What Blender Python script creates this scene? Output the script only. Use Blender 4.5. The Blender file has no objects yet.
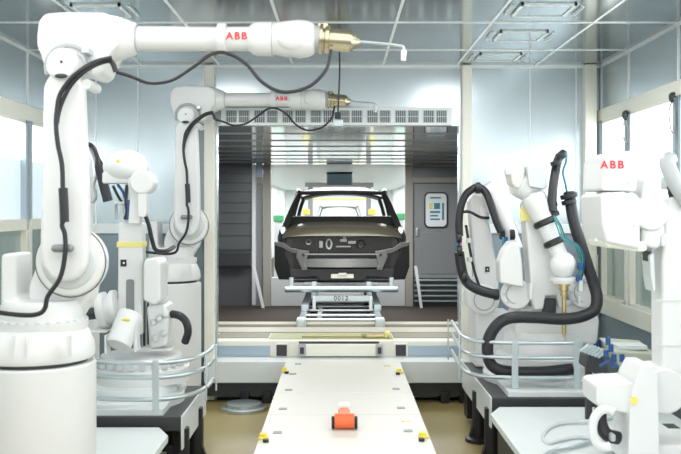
import bpy, bmesh, math, random
from mathutils import Vector, Matrix
random.seed(7)
C = bpy.context.scene.collection
S = bpy.context.scene
F = 900.0; CX = 339.0; CY = 208.0; CAMZ = 1.96
def V(*a): return Vector(a)
def P(px, py, d): return V((px-CX)*d/F, d, CAMZ-(py-CY)*d/F)   # a point seen at that spot, d metres away
def XX(px, d): return (px-CX)*d/F
def ZZ(py, d): return CAMZ-(py-CY)*d/F

# ------------------------------------------------------------------ materials
MATS = {}
def mat(name, col, rough=.5, metal=0., noise=0., nscale=8., emit=None, es=0., stretch=(1,1,1), spec=.5, coat=0., bump=0.):
    m = bpy.data.materials.new(name); m.use_nodes = True
    nt = m.node_tree; b = nt.nodes['Principled BSDF']
    b.inputs['Base Color'].default_value = (*col, 1); b.inputs['Roughness'].default_value = rough
    b.inputs['Metallic'].default_value = metal
    b.inputs['Specular IOR Level'].default_value = spec
    b.inputs['Coat Weight'].default_value = coat
    if noise or bump:
        tc = nt.nodes.new('ShaderNodeTexCoord'); mp = nt.nodes.new('ShaderNodeMapping')
        mp.inputs['Scale'].default_value = stretch
        n = nt.nodes.new('ShaderNodeTexNoise'); n.inputs['Scale'].default_value = nscale; n.inputs['Detail'].default_value = 4
        nt.links.new(tc.outputs['Object'], mp.inputs[0]); nt.links.new(mp.outputs[0], n.inputs['Vector'])
        if noise:
            r = nt.nodes.new('ShaderNodeMapRange')
            r.inputs['To Min'].default_value = 1-noise; r.inputs['To Max'].default_value = 1+noise
            nt.links.new(n.outputs['Fac'], r.inputs[0])
            mx = nt.nodes.new('ShaderNodeVectorMath'); mx.operation = 'SCALE'
            mx.inputs[0].default_value = col; nt.links.new(r.outputs[0], mx.inputs['Scale'])
            nt.links.new(mx.outputs[0], b.inputs['Base Color'])
        if bump:
            bp = nt.nodes.new('ShaderNodeBump'); bp.inputs['Strength'].default_value = bump; bp.inputs['Distance'].default_value = .01
            nt.links.new(n.outputs['Fac'], bp.inputs['Height']); nt.links.new(bp.outputs[0], b.inputs['Normal'])
    if emit:
        b.inputs['Emission Color'].default_value = (*emit, 1); b.inputs['Emission Strength'].default_value = es
    MATS[name] = m
    return m
WHITE = mat('robot_white', (.77,.775,.765), .36, noise=.015, nscale=5)
WHITE2 = mat('cover_white', (.74,.78,.77), .35, noise=.02)
CREAM = mat('cream_paint', (.88,.865,.76), .4, noise=.015)
DECK = mat('deck_cream', (.70,.69,.62), .38, noise=.03, nscale=3)
GREY = mat('grey_paint', (.45,.47,.47), .4, noise=.03)
LGREY = mat('pale_grey', (.62,.66,.66), .4, noise=.02)
STEEL = mat('brushed_steel', (.66,.69,.70), .28, .85, noise=.05, nscale=12, stretch=(1,1,12))
GALV = mat('galvanised', (.55,.62,.64), .32, .7, noise=.06, nscale=14)
WALLP = mat('wall_panel', (.55,.62,.645), .22, .6, noise=.03, nscale=2)
WALLD = mat('wall_lower', (.27,.34,.38), .35, .2, noise=.03, nscale=2)
CEILP = mat('ceiling_panel', (.335,.375,.385), .13, .9, noise=.04, nscale=1.5)
SEAM = mat('seam_white', (.86,.9,.9), .4)
FLOORM = mat('floor_resin', (.38,.305,.125), .38, noise=.12, nscale=2.2)
BROWN = mat('grating_brown', (.075,.06,.05), .75, noise=.2, nscale=9, spec=.15)
BLACK = mat('black_rubber', (.018,.018,.022), .42)
DARK = mat('dark_frame', (.04,.043,.045), .5, noise=.1)
DGREY = mat('partition_grey', (.15,.16,.165), .33, .3, noise=.08, nscale=3)
DGREY2 = mat('door_grey', (.25,.265,.27), .4, .1, noise=.04)
POST = mat('post_beige', (.37,.36,.31), .42, noise=.04)
TUNCEIL = mat('ribbed_steel', (.74,.78,.78), .07, .95, noise=.03, stretch=(1,6,1))
BRASS = mat('brass', (.62,.50,.25), .28, .9, noise=.05)
TOOLST = mat('tool_steel', (.54,.49,.34), .26, .9, noise=.05)
RED = mat('red_letters', (.85,.03,.04), .5)
ORANGE = mat('orange_paint', (.85,.16,.05), .4)
YELLOW = mat('yellow_paint', (.83,.70,.10), .45)
PYEL = mat('pale_yellow', (.86,.78,.28), .5)
BLUE = mat('blue_plastic', (.02,.09,.28), .4)
CYANH = mat('cyan_hose', (.04,.24,.32), .4)
PINKH = mat('pink_hose', (.7,.18,.3), .4)
GREEN = mat('green_paint', (.08,.36,.15), .5)
OLIVE = mat('olive_strip', (.42,.46,.28), .5, noise=.05)
CARD = mat('car_primer', (.022,.023,.022), .3, .1, noise=.08)
CAROL = mat('car_lid', (.10,.094,.068), .25, .4, noise=.04)
CARST = mat('car_bare_metal', (.30,.30,.29), .32, .6, noise=.06)
CARB = mat('car_arm_metal', (.21,.21,.205), .3, .6, noise=.06)
SILV = mat('silver_body', (.12,.135,.135), .4, .1)
KERB = mat('kerb_beige', (.47,.45,.38), .5, noise=.08)
DOLIVE = mat('dark_olive', (.24,.24,.17), .5, noise=.08)
BLUEGL = mat('blue_panel', (.43,.53,.62), .3, .1)
JAMB = mat('jamb_blue_grey', (.42,.50,.55), .4)
WIN = mat('lit_window', (.8,.86,.9), .2, emit=(.93,.98,1.), es=2.2)
WINL = mat('lower_glass', (.42,.50,.46), .12, .2, noise=.12, nscale=1.2, stretch=(6,6,.5))
WINP = mat('pale_glass', (.62,.72,.76), .12, .2, emit=(.8,.92,1), es=.28, noise=.05, stretch=(8,8,.4))
SCREEN = mat('dark_screen', (.012,.02,.025), .6, spec=.1)
PAPER = mat('paper', (.85,.9,.92), .5)
BRIGHT = mat('bright_wall', (.82,.88,.87), .35)
LAMP = mat('lamp_tube', (.9,.9,.9), .4, emit=(1,1,1), es=6)
GRILL = mat('grille_dark', (.13,.16,.17), .5)
CONS = mat('console_grey', (.42,.44,.36), .5, noise=.08)

# ------------------------------------------------------------------ mesh building
def catmull(pts, n=8, closed=False):
    pts = [Vector(p) for p in pts]; out = []
    N = len(pts)
    rng = range(N if closed else N-1)
    for i in rng:
        if closed: p0, p1, p2, p3 = pts[i-1], pts[i], pts[(i+1) % N], pts[(i+2) % N]
        else:
            p1, p2 = pts[i], pts[i+1]
            p0 = pts[i-1] if i else p1*2-p2
            p3 = pts[i+2] if i+2 < N else p2*2-p1
        for k in range(n):
            t = k/n
            out.append(.5*((2*p1)+(p2-p0)*t+(2*p0-5*p1+4*p2-p3)*t*t+(3*p1-p0-3*p2+p3)*t**3))
    if not closed: out.append(pts[-1])
    return out
def fit(pts, d, t):   # outline of a solid t deep: its inner edges belong to the back face, its outer edges to the front face
    def dep(v, lo, hi, c):
        if hi <= c: u = (hi-v)/max(hi-lo, 1e-6)
        elif lo >= c: u = (v-lo)/max(hi-lo, 1e-6)
        else: u = 1
        return d+t*(1-u)
    xs = [p[0] for p in pts]; zs = [p[1] for p in pts]
    return [V((x-CX)*dep(x, min(xs), max(xs), CX)/F, d, CAMZ-(y-CY)*dep(y, min(zs), max(zs), CY)/F) for x, y in pts]
class MB:
    def __init__(s): s.bm = bmesh.new()
    def _bev(s, geom, w, seg=2):
        if w > 0:
            es = list({e for v in geom for e in v.link_edges})
            bmesh.ops.bevel(s.bm, geom=es, offset=w, segments=seg, profile=.5, affect='EDGES', clamp_overlap=True)
    def box(s, x0, x1, y0, y1, z0, z1, bev=.0, seg=2, M=None):
        r = bmesh.ops.create_cube(s.bm, size=1)['verts']
        for v in r: v.co = V(x0+(x1-x0)*(v.co.x+.5), y0+(y1-y0)*(v.co.y+.5), z0+(z1-z0)*(v.co.z+.5))
        if M: 
            for v in r: v.co = M @ v.co
        s._bev(r, bev, seg); return s
    def bpx(s, a, b, c, e, d, t, bev=0., seg=2):   # front face spans those picture bounds at distance d, t deep
        p = fit([(a,b),(c,e)], d, t)
        return s.box(p[0].x, p[1].x, d, d+t, p[1].z, p[0].z, bev, seg)
    def prism(s, poly, ext, bev=0., seg=2):   # poly: 3D points of one face, ext: extrusion vector
        a = [s.bm.verts.new(p) for p in poly]; b = [s.bm.verts.new(Vector(p)+ext) for p in poly]
        n = len(poly); fs = [s.bm.faces.new(a), s.bm.faces.new(b[::-1])]
        for i in range(n): fs.append(s.bm.faces.new((a[i], b[i], b[(i+1) % n], a[(i+1) % n])))
        bmesh.ops.recalc_face_normals(s.bm, faces=fs)
        s._bev(a+b, bev, seg); return s
    def ppx(s, pts, d, t, bev=0., seg=2):
        return s.prism(fit(pts, d, t), V(0,t,0), bev, seg)
    def frame(s, ax):
        ax = Vector(ax).normalized()
        u = ax.cross(V(0,0,1) if abs(ax.z) < .9 else V(1,0,0)).normalized()
        return ax, u, ax.cross(u)
    def lathe(s, p, ax, prof, seg=28):   # prof: (t along ax, radius)
        p = Vector(p); ax, u, w = s.frame(ax); rings = []
        for t, r in prof:
            r = max(r, 1e-4)
            rings.append([s.bm.verts.new(p+ax*t+(u*math.cos(a)+w*math.sin(a))*r) for a in (2*math.pi*k/seg for k in range(seg))])
        fs = []
        for q in range(len(rings)-1):
            for k in range(seg): fs.append(s.bm.faces.new((rings[q][k], rings[q][(k+1) % seg], rings[q+1][(k+1) % seg], rings[q+1][k])))
        fs.append(s.bm.faces.new(rings[0][::-1])); fs.append(s.bm.faces.new(rings[-1]))
        bmesh.ops.recalc_face_normals(s.bm, faces=fs); return s
    def cyl(s, p0, p1, r0, r1=None, seg=24, bev=0.):
        p0 = Vector(p0); p1 = Vector(p1); L = (p1-p0).length; r1 = r0 if r1 is None else r1
        if bev: return s.lathe(p0, p1-p0, [(0, r0-bev), (bev*.3, r0-bev*.3), (bev, r0), (L-bev, r1), (L-bev*.3, r1-bev*.3), (L, r1-bev)], seg)
        return s.lathe(p0, p1-p0, [(0, r0), (L, r1)], seg)
    def ball(s, c, r, sc=(1,1,1), seg=24):
        v = bmesh.ops.create_uvsphere(s.bm, u_segments=seg, v_segments=seg//2, radius=r)['verts']
        for q in v: q.co = Vector(c)+V(q.co.x*sc[0], q.co.y*sc[1], q.co.z*sc[2])
        return s
    def tube(s, pts, r, seg=10, closed=False):
        pts = [Vector(p) for p in pts]; n = len(pts); rings = []
        rr = r if callable(r) else (lambda t: r)
        u = None
        for i, p in enumerate(pts):
            if closed: t = pts[(i+1) % n]-pts[i-1]
            else: t = pts[min(i+1, n-1)]-pts[max(i-1, 0)]
            t.normalize()
            if u is None: _, u, _ = s.frame(t)
            u = (u-t*u.dot(t)).normalized(); w = t.cross(u); R = rr(i/(n-1))
            rings.append([s.bm.verts.new(p+(u*math.cos(a)+w*math.sin(a))*R) for a in (2*math.pi*k/seg for k in range(seg))])
        fs = []
        for q in range(n if closed else n-1):
            A = rings[q]; B = rings[(q+1) % n]
            for k in range(seg): fs.append(s.bm.faces.new((A[k], A[(k+1) % seg], B[(k+1) % seg], B[k])))
        if not closed: fs.append(s.bm.faces.new(rings[0][::-1])); fs.append(s.bm.faces.new(rings[-1]))
        bmesh.ops.recalc_face_normals(s.bm, faces=fs); return s
    def loft(s, rings, caps=True):
        R = [[s.bm.verts.new(p) for p in r] for r in rings]; n = len(R[0]); fs = []
        for q in range(len(R)-1):
            for k in range(n): fs.append(s.bm.faces.new((R[q][k], R[q][(k+1) % n], R[q+1][(k+1) % n], R[q+1][k])))
        if caps: fs.append(s.bm.faces.new(R[0][::-1])); fs.append(s.bm.faces.new(R[-1]))
        bmesh.ops.recalc_face_normals(s.bm, faces=fs); return s
    def sheet(s, grid, th):   # grid of points -> a sheet of thickness th
        R = [[s.bm.verts.new(p) for p in r] for r in grid]; fs = []
        for i in range(len(R)-1):
            for j in range(len(R[0])-1): fs.append(s.bm.faces.new((R[i][j], R[i][j+1], R[i+1][j+1], R[i+1][j])))
        bmesh.ops.recalc_face_normals(s.bm, faces=fs)
        bmesh.ops.solidify(s.bm, geom=fs, thickness=th); return s
    def build(s, name, m, parent=None, label=None, ang=35):
        me = bpy.data.meshes.new(name)
        o = bpy.data.objects.new(name, me); C.objects.link(o)
        off = V(0,0,0)
        if parent is not None: off = ORG[parent]
        for v in s.bm.verts: v.co -= off
        s.bm.to_mesh(me); s.bm.free()
        for p in me.polygons: p.use_smooth = True
        me.set_sharp_from_angle(angle=math.radians(ang))
        me.materials.append(m)
        wn_ = o.modifiers.new('weighted_normal', 'WEIGHTED_NORMAL'); wn_.keep_sharp = True; wn_.weight = 80
        if parent is not None: o.parent = parent; ORG[o] = off
        else: ORG[o] = V(0,0,0)
        if label: o['label'] = label
        return o
ORG = {}
def tag(o, label, cat, group=None, kind=None):
    o['label'] = label; o['category'] = cat
    if group: o['group'] = group
    if kind: o['kind'] = kind
    return o
def thing(name, label, cat, loc, group=None, kind=None):
    o = bpy.data.objects.new(name, None); C.objects.link(o); o.location = loc; o.empty_display_size = .1
    ORG[o] = Vector(loc); return tag(o, label, cat, group, kind)
def one(mb, name, m, label, cat, group=None, kind=None):   # a thing of one mesh, origin at its base
    o = mb.build(name, m)
    me = o.data; n = len(me.vertices)
    lo = V(*(min(v.co[i] for v in me.vertices) for i in range(3))); hi = V(*(max(v.co[i] for v in me.vertices) for i in range(3)))
    c = V((lo.x+hi.x)/2, (lo.y+hi.y)/2, lo.z)
    for v in me.vertices: v.co -= c
    o.location = c; ORG[o] = c
    return tag(o, label, cat, group, kind)
def st(mb, name, m, label, cat): return tag(mb.build(name, m), label, cat, kind='structure')
def dup(root, loc, label, mats=None, group=None):
    m = {}
    def cp(o, par):
        c = o.copy(); C.objects.link(c)
        if par: c.parent = par
        if mats and c.type == 'MESH':
            mm = c.material_slots[0].material.name
            if mm in mats: c.material_slots[0].link = 'OBJECT'; c.material_slots[0].material = mats[mm]
        for ch in o.children: cp(ch, c)
        return c
    r = cp(root, None); r.location = loc; r['label'] = label
    if group: r['group'] = group
    return r
def text(body, name, loc, size, m, parent, label=None, bold=.012, spacing=1.15, ext=.0015):
    cu = bpy.data.curves.new(name, 'FONT'); cu.body = body; cu.size = size; cu.align_x = 'CENTER'; cu.align_y = 'CENTER'
    cu.extrude = ext; cu.offset = bold*size; cu.space_character = spacing
    o = bpy.data.objects.new(name, cu); C.objects.link(o); cu.materials.append(m)
    bpy.context.view_layer.update()
    me = bpy.data.meshes.new_from_object(o.evaluated_get(bpy.context.evaluated_depsgraph_get()))
    bpy.data.objects.remove(o)
    me.transform(Matrix.Translation(Vector(loc)-ORG[parent])@Matrix.Rotation(math.pi/2, 4, 'X'))
    me.name = name
    o = bpy.data.objects.new(name, me); C.objects.link(o); o.parent = parent
    if label: o['label'] = label
    return o

# ------------------------------------------------------------------ the setting
XL, XR, D, H = -2.87, 2.67, 9.2, 3.42
st(MB().box(-4.2, 4.2, -2, D+.0, -.1, 0), 'floor', FLOORM, 'olive beige resin floor of the painting booth', 'floor')
st(MB().box(-4.2, 4.2, D, 44, -.1, 0), 'floor', BROWN, 'dark brown grating floor of the tunnel behind the opening', 'floor')
c = MB().box(XL-.1, XR+.1, .6, D, H, H+.06)
ce = st(c, 'ceiling', CEILP, 'polished steel panel ceiling of the booth', 'ceiling')
sm = MB()
for y in (2.1, 3.35, 4.6, 5.83, 7.07, 8.3): sm.box(XL, XR, y-.018, y+.018, H-.006, H+.002)
for x in (-2.0, -1.22, -.476, .45, 1.2, 2.0): sm.box(x-.011, x+.011, .6, D, H-.005, H+.002)
sm.build('seam', SEAM, ce, 'white ceiling joints')
st(MB().box(XL, XR, D-.03, D+.0, H-.03, H), 'trim_1', SEAM, 'white cove strip where ceiling meets end wall', 'trim')
# end wall with the opening
OX0, OX1 = XX(217,D), XX(459,D); OZT = ZZ(126,D)
w = MB().box(XL-.1, OX0, D, D+.12, 0, H).box(OX1, XR+.1, D, D+.12, 0, H).box(OX0, OX1, D, D+.12, OZT, H)
we = st(w, 'wall_end', WALLP, 'pale blue steel end wall around the tunnel opening', 'wall')
sm = MB()
for px in (96, 138, 530, 576): sm.box(XX(px,D)-.006, XX(px,D)+.006, D-.004, D+.01, 1.8, H)
for px in (253, 300, 346, 392): pass
sm.build('seam', SEAM, we, 'thin vertical panel joints')
MB().box(XL, XX(204,D), D-.02, D+.01, .05, 1.70).box(XX(472,D), XR, D-.02, D+.01, .05, 1.70).build('lower_panel', WALLD, we, 'grey blue lower panels')
MB().box(XL, XX(204,D), D-.05, D+.01, 1.70, 1.80, .008).box(XX(472,D), XR, D-.05, D+.01, 1.70, 1.80, .008).build('rail', SEAM, we, 'white horizontal rail')
st(MB().bpx(204, 65, 217.5, 400, D-.08, .25, .008), 'trim_2', CREAM, 'cream left post of the tunnel opening', 'trim')
st(MB().bpx(459, 65, 472, 400, D-.08, .25, .008), 'trim_3', CREAM, 'cream right post of the tunnel opening', 'trim')
st(MB().bpx(580, 64, 597, 400, D-.1, .2, .008), 'trim_4', CREAM, 'cream corner post at the right end of the booth', 'trim')
st(MB().bpx(37, 64, 45, 400, D-.1, .2, .008), 'trim_5', SEAM, 'white corner post at the left end of the booth', 'trim')

def side_wall(x, sgn, side, yseams, zb0, zb1):
    # sgn: direction out of the room
    a, b = (x, x+.1*sgn) if sgn > 0 else (x-.1, x)
    ww = MB().box(a, b, .6, D, zb1, H).box(a, b, .6, D, 0, .95).box(a, b, .6, D, .95, 1.06)
    for y in yseams: ww.box(a, b, y-.06, y+.06, 1.0, zb1)
    wo = st(ww, 'wall_'+side, WALLP, f'grey blue steel panel wall on the {side} of the booth', 'wall')
    m = MB()
    for y in yseams: m.box(x-.008*sgn, x+.01*sgn, y-.02, y+.02, zb1, H) if sgn < 0 else m.box(x-.008, x+.01, y-.02, y+.02, zb1, H)
    m.box(min(x, x-.01*sgn), max(x, x-.01*sgn), .6, D, H-.03, H)
    m.build('seam', SEAM, wo, 'white upright panel joints')
    i0, i1 = min(x+.0, x-.03*sgn), max(x+.0, x-.03*sgn)
    MB().box(i0, i1, .6, D, zb0, zb1, .006).build('beam', CREAM, wo, 'cream beam above the windows')
    MB().box(i0, i1, .6, D, .90, 1.06, .006).build('sill', CREAM, wo, 'cream sill rail')
    MB().box(min(x, x-.008*sgn), max(x, x-.008*sgn), .6, D, .05, .9).build('lower_panel', WALLD, wo, 'grey blue lower panels')
    return wo
YS = (1.0, 2.1, 3.35, 4.6, 5.83, 7.07, 8.28, 9.15)
side_wall(XR, 1, 'right', YS, 2.84, 2.96); side_wall(XL, -1, 'left', YS, 2.76, 2.90)
wn = 0
for x, sgn, side, zb, zm0, zm1 in ((XR, 1, 'right', 2.84, 1.80, 1.90), (XL, -1, 'left', 2.76, 1.76, 1.86)):
    for i in range(len(YS)-1):
        y0, y1 = YS[i]+.06, YS[i+1]-.06
        wn += 1
        nth = ('first','second','third','fourth','fifth','sixth','seventh')[len(YS)-2-i]
        t = thing(f'window_{wn}', f'tall lit booth window in the {side} wall, {nth} from the end wall', 'window', (x, (y0+y1)/2, 1.06), kind='structure')
        xa, xb = sorted((x-.02*sgn, x+.05*sgn)); fr = MB()
        jb = MB()
        for q in (y0, y1): fr.box(xa, xb, q-.025, q+.025, 1.06, zm0); jb.box(xa, xb, q-.025, q+.025, zm1, zb)
        jb.build('window_jamb', JAMB, t)
        fr.box(xa, xb, y0, y1, zm0, zm1).box(xa, xb, y0, y1, 1.04, 1.09).box(xa, xb, y0, y1, zb-.03, zb)
        fr.build('window_frame', CREAM, t)
        ga, gb = sorted((x+.03*sgn, x+.045*sgn))
        if side == 'left':
            MB().box(ga, gb, y0, y1, 2.40, zb-.03).build('pane', WIN, t, 'bright lit upper pane')
            MB().box(ga, gb, y0, y1, zm1, 2.40).build('pane', WINP, t, 'pale blue middle pane')
        else: MB().box(ga, gb, y0, y1, zm1, zb-.03).build('pane', WIN, t, 'bright lit upper pane')
        MB().box(ga, gb, y0, y1, 1.09, zm0).build('pane', WINL, t, 'grey green lower pane')
# outer shell behind the lit windows is not seen
# tunnel behind the opening
TZ = ZZ(125,D); PD = 18.0
tc = MB().box(-3.0, 3.0, D+.12, PD+.12, TZ+.03, TZ+.1)
tce = st(tc, 'ceiling', TUNCEIL, 'mirror bright ribbed steel ceiling of the tunnel', 'ceiling')
rb = MB()
y = D+.3
while y < PD-.1:
    rb.box(-3, 3, y, y+.03, TZ+.020, TZ+.035, .003); y += 1.1
rb.build('rib', GREY, tce, 'dark cross ribs')
st(MB().box(-3.1, -3.0, D+.12, PD, 0, TZ+.1), 'wall_tunnel_left', DGREY, 'dark grey left wall of the tunnel', 'wall')
st(MB().box(3.0, 3.1, D+.12, PD, 0, TZ+.1), 'wall_tunnel_right', DGREY, 'dark grey right wall of the tunnel', 'wall')
# far partition, left wing: stacked horizontal panels
pl = MB()
z = ZZ(250,PD)
xs0, xs1 = -3.0, XX(252,PD)
yy = [165.5,174,183,192,203,213,224,236,250]
for a, b in zip(yy, yy[1:]): pl.box(xs0, xs1, PD, PD+.1, ZZ(b,PD)+.007, ZZ(a,PD)-.007, .004)
pl.box(xs0, xs1, PD+.03, PD+.12, 0, TZ+.03)
lw = st(pl, 'wall_partition_left', DGREY, 'dark grey wall of stacked horizontal panels left of the car', 'wall')
MB().box(xs0, xs1, PD-.25, PD, ZZ(266,PD), ZZ(251,PD), .03).build('ledge', DARK, lw, 'dark ledge across the panels')
MB().bpx(251.8, 164.2, 256, 305, PD-.06, .1, .01).build('edge_strip', SEAM, lw, 'pale upright edge strip')
d1 = thing('door_1', 'narrow grey door with a pale pane over it beside the stacked panels', 'door', P(259.5, 308.3, PD), kind='structure')
MB().bpx(256, 184, 263, 308.3, PD+.02, .08, .01).build('door_leaf', DGREY2, d1)
MB().bpx(256, 177, 263, 184, PD-.03, .12, .01).build('door_frame', POST, d1)
MB().bpx(256, 164.2, 263, 177, PD+.03, .05).build('pane', BLUEGL, d1)
st(MB().bpx(263, 164.2, 271.5, 308.3, PD-.05, .2, .01), 'trim_6', POST, 'beige grey left post of the far opening', 'trim')
st(MB().bpx(404.5, 164.2, 413, 308.3, PD-.05, .2, .01), 'trim_7', POST, 'beige grey right post of the far opening', 'trim')
st(MB().bpx(271, 277, 405, 306, PD, .15, .01), 'trim_8', LGREY, 'pale low sill across the far opening behind the car', 'trim')
for a0, a1, nm in ((252, 262, 'left'), (414, 420, 'right')):
    one(MB().ppx([(a0,266),(a0+3,266),(a1+3,308.2),(a1,308.2)], PD-.4, .12, .01), 'slanted_brace', SEAM, f'pale slanted brace at the foot of the {nm} post of the far opening', 'brace', 'slanted braces')
rw = st(MB().box(XX(413,PD), 3.0, PD+.03, PD+.12, 0, TZ+.03), 'wall_partition_right', DGREY, 'dark grey wall around the service door', 'wall')
MB().bpx(412, 177, 470, 183, PD-.06, .1, .01).bpx(412, 164.2, 470, 167, PD-.06, .1, .01).bpx(459, 183, 462, 278, PD-.04, .1, .01).build('door_frame', POST, rw, 'beige grey frame around the service door')
sl = MB()
for k in range(5): sl.bpx(414, 279+k*5.2, 470, 281.2+k*5.2, PD-.15, .15, .01)
sl.build('step_slat', GALV, rw, 'pale step edges below the door')
dr = thing('door_2', 'grey service door with round cornered window right of the car', 'door', P(436, 278, PD), kind='structure')
MB().bpx(414, 183.5, 459, 278, PD-.02, .06, .01).build('door_leaf', DGREY2, dr)
MB().bpx(421, 232, 456, 274, PD-.035, .03, .012).build('lower_panel', GREY if False else DGREY2, dr)
def rrect(a, b, c, e, r, n=5):
    o = []
    for cx, cy, s0 in ((c-r, b+r, -90), (c-r, e-r, 0), (a+r, e-r, 90), (a+r, b+r, 180)):
        for k in range(n+1):
            an = math.radians(s0+90*k/n); o.append((cx+r*math.cos(an), cy+r*math.sin(an)))
    return o
MB().ppx(rrect(424, 192, 448, 228, 5), PD-.05, .05).build('window_gasket', BLACK, dr)
pn = MB().ppx(rrect(425.5, 193.5, 446.5, 226.5, 4), PD-.058, .03).build('pane', PAPER, dr, 'pale glass pane with a notice behind it')
MB().bpx(429, 203, 433, 209, PD-.064, .01).build('notice_block', PYEL, pn)
MB().bpx(434, 203, 440, 209, PD-.064, .01).bpx(430, 211, 440, 213, PD-.064, .01).bpx(430, 215, 438, 216.5, PD-.064, .01).bpx(430, 218.5, 440, 220, PD-.064, .01).bpx(430, 197, 441, 198.5, PD-.064, .01).bpx(442, 203, 444, 220, PD-.064, .01).build('notice_block', CYANH, pn)
MB().bpx(415.5, 228, 418, 236, PD-.07, .06, .008).build('handle', STEEL, dr)
# bright zone beyond
BZ = TZ+.03
st(MB().box(-2.6, 2.6, PD+.12, 44, BZ, BZ+.08), 'ceiling', BRIGHT, 'white ceiling of the bright hall beyond the car', 'ceiling')
st(MB().box(-2.7, -2.6, PD+.12, 44, 0, BZ), 'wall_far_left', BRIGHT, 'bright white left wall beyond the car', 'wall')
st(MB().box(2.6, 2.7, PD+.12, 44, 0, BZ), 'wall_far_right', BRIGHT, 'bright white right wall beyond the car', 'wall')
st(MB().box(-2.7, 2.7, 44, 44.1, 0, BZ), 'wall_far_end', BRIGHT, 'bright white end wall at the back of the hall', 'wall')
for i, (a, b) in enumerate(((308, 313), (366, 371))):
    g = one(MB().bpx(a, 184, b, 275, 29, .15, .01), 'gantry_post', DGREY2, ('left' if i == 0 else 'right')+' steel post of the gate seen above the car roof', 'post', 'gate posts behind the car')
one(MB().bpx(305, 182.5, 373.5, 187, 28.95, .25, .01), 'gantry_beam', DGREY2, 'steel cross beam of the gate behind the car roof', 'beam')
one(MB().bpx(312.5, 198.3, 366.5, 200.2, 29.0, .06, .01), 'barrier_bar', PYEL, 'pale yellow bar across the gate seen through the rear window', 'bar')
for i, a in enumerate((301.5, 367.5)):
    yb = thing('yellow_box', 'yellow box seen through the '+('left' if i == 0 else 'right')+' side of the rear window, on a thin post', 'box', (XX(a+4.5,24), 24.1, 0), 'yellow boxes behind the car')
    MB().bpx(a+.8, 209, a+8.2, 215, 24, .3, .03).build('box_body', YELLOW, yb)
    MB().box(XX(a+3,24), XX(a+6,24), 24.1, 24.2, 0, ZZ(215,24)).build('post', LGREY, yb)
mo = thing('hanging_monitor', 'dark flat monitor hanging above the car roof', 'monitor', P(339.5, 185, 22))
MB().bpx(326.5, 171, 352.5, 185, 22, .12, .02).build('monitor_case', DARK, mo)
MB().bpx(327.5, 172, 351.5, 184, 21.985, .03).build('screen', SCREEN, mo)
MB().box(XX(338.6,22), XX(340,22), 22.03, 22.08, ZZ(171.5,22), BZ).build('hanger', DARK, mo)
for i, (a, b, e, d) in enumerate(((274, 215, 282.5, 21), (398, 213, 404, 21))):
    cb = thing('green_cabinet', 'green topped cabinet standing '+('left' if i == 0 else 'right')+' of the car in the bright hall', 'cabinet', P((a+e)/2, 300, d), 'green cabinets beyond the car')
    MB().box(XX(a,d), XX(e,d), d, d+.25, 0, ZZ(b+7,d), .02).build('cabinet_body', LGREY, cb)
    MB().box(XX(a,d)-.02, XX(e,d)+.02, d-.02, d+.25, ZZ(b+7,d), ZZ(b,d), .02).build('cabinet_top', GREEN, cb)
# air grille above the opening
ag = thing('air_grille', 'long white slotted air grille above the tunnel opening', 'grille', P(336, 126, D-.1))
GD = D-.1
MB().bpx(221, 107.5, 452, 126, GD, .08, .006).build('grille_body', SEAM, ag)
for k in range(8):
    a = 226+k*28.2
    pnl = MB()
    for q in range(2):
        pnl.bpx(a+q*12.6, 110.5, a+q*12.6+10.8, 122.5, GD-.004, .01)
    po = pnl.build('slot_panel', GRILL, ag)
    fn = MB()
    for q in range(2):
        for v in range(6): fn.bpx(a+q*12.6+v*1.9+.2, 110.5, a+q*12.6+v*1.9+.85, 122.5, GD-.012, .012)
        fn.bpx(a+q*12.6, 116, a+q*12.6+10.8, 117, GD-.014, .012)
    fn.build('fin', LGREY, po)
hs = thing('hanging_sensor', 'small sensor box hanging on a black cord before the grille', 'sensor', P(338, 127, 8.4))
MB().bpx(333, 119, 343, 127, 8.4, .07, .01).build('sensor_body', GALV, hs)
MB().bpx(334.5, 112, 341, 119, 8.41, .05, .01).build('connector', DARK, hs)
MB().tube(catmull([(XX(339.5,8.4), 8.42, H-.002), P(339.6,75,8.42), P(338.5,100,8.42), P(338,114,8.42)], 6), .008).build('cord', BLACK, hs)

# ceiling hatches
for i, (a, y0, wd, lb) in enumerate(((-1.75, 6.45, .36, 'left of the foreground arm'), (1.5, 6.42, .4, 'nearest of the right column'), (1.53, 7.42, .4, 'middle of the right column'), (1.53, 8.5, .4, 'farthest of the right column'))):
    h = thing('ceiling_hatch', 'small square ceiling hatch, '+lb, 'hatch', (a, y0, H), 'ceiling hatches')
    m = MB(); q = .02
    m.box(a-wd/2, a+wd/2, y0, y0+q, H-.015, H).box(a-wd/2, a+wd/2, y0+.38, y0+.38+q, H-.015, H).box(a-wd/2, a-wd/2+q, y0, y0+.4, H-.015, H).box(a+wd/2-q, a+wd/2, y0, y0+.4, H-.015, H)
    m.build('hatch_frame', SEAM, h)
    MB().box(a-wd/2+q, a+wd/2-q, y0+q, y0+.38, H-.008, H).build('hatch_panel', CEILP, h)
    for sx in (-1, 1):
        MB().tube(catmull([(a+sx*(wd/2+.04), y0+.05, H), (a+sx*(wd/2+.06), y0+.07, H-.015), (a+sx*(wd/2+.06), y0+.33, H-.015), (a+sx*(wd/2+.04), y0+.35, H)], 5), .006).build('handle', SEAM, h)
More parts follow.
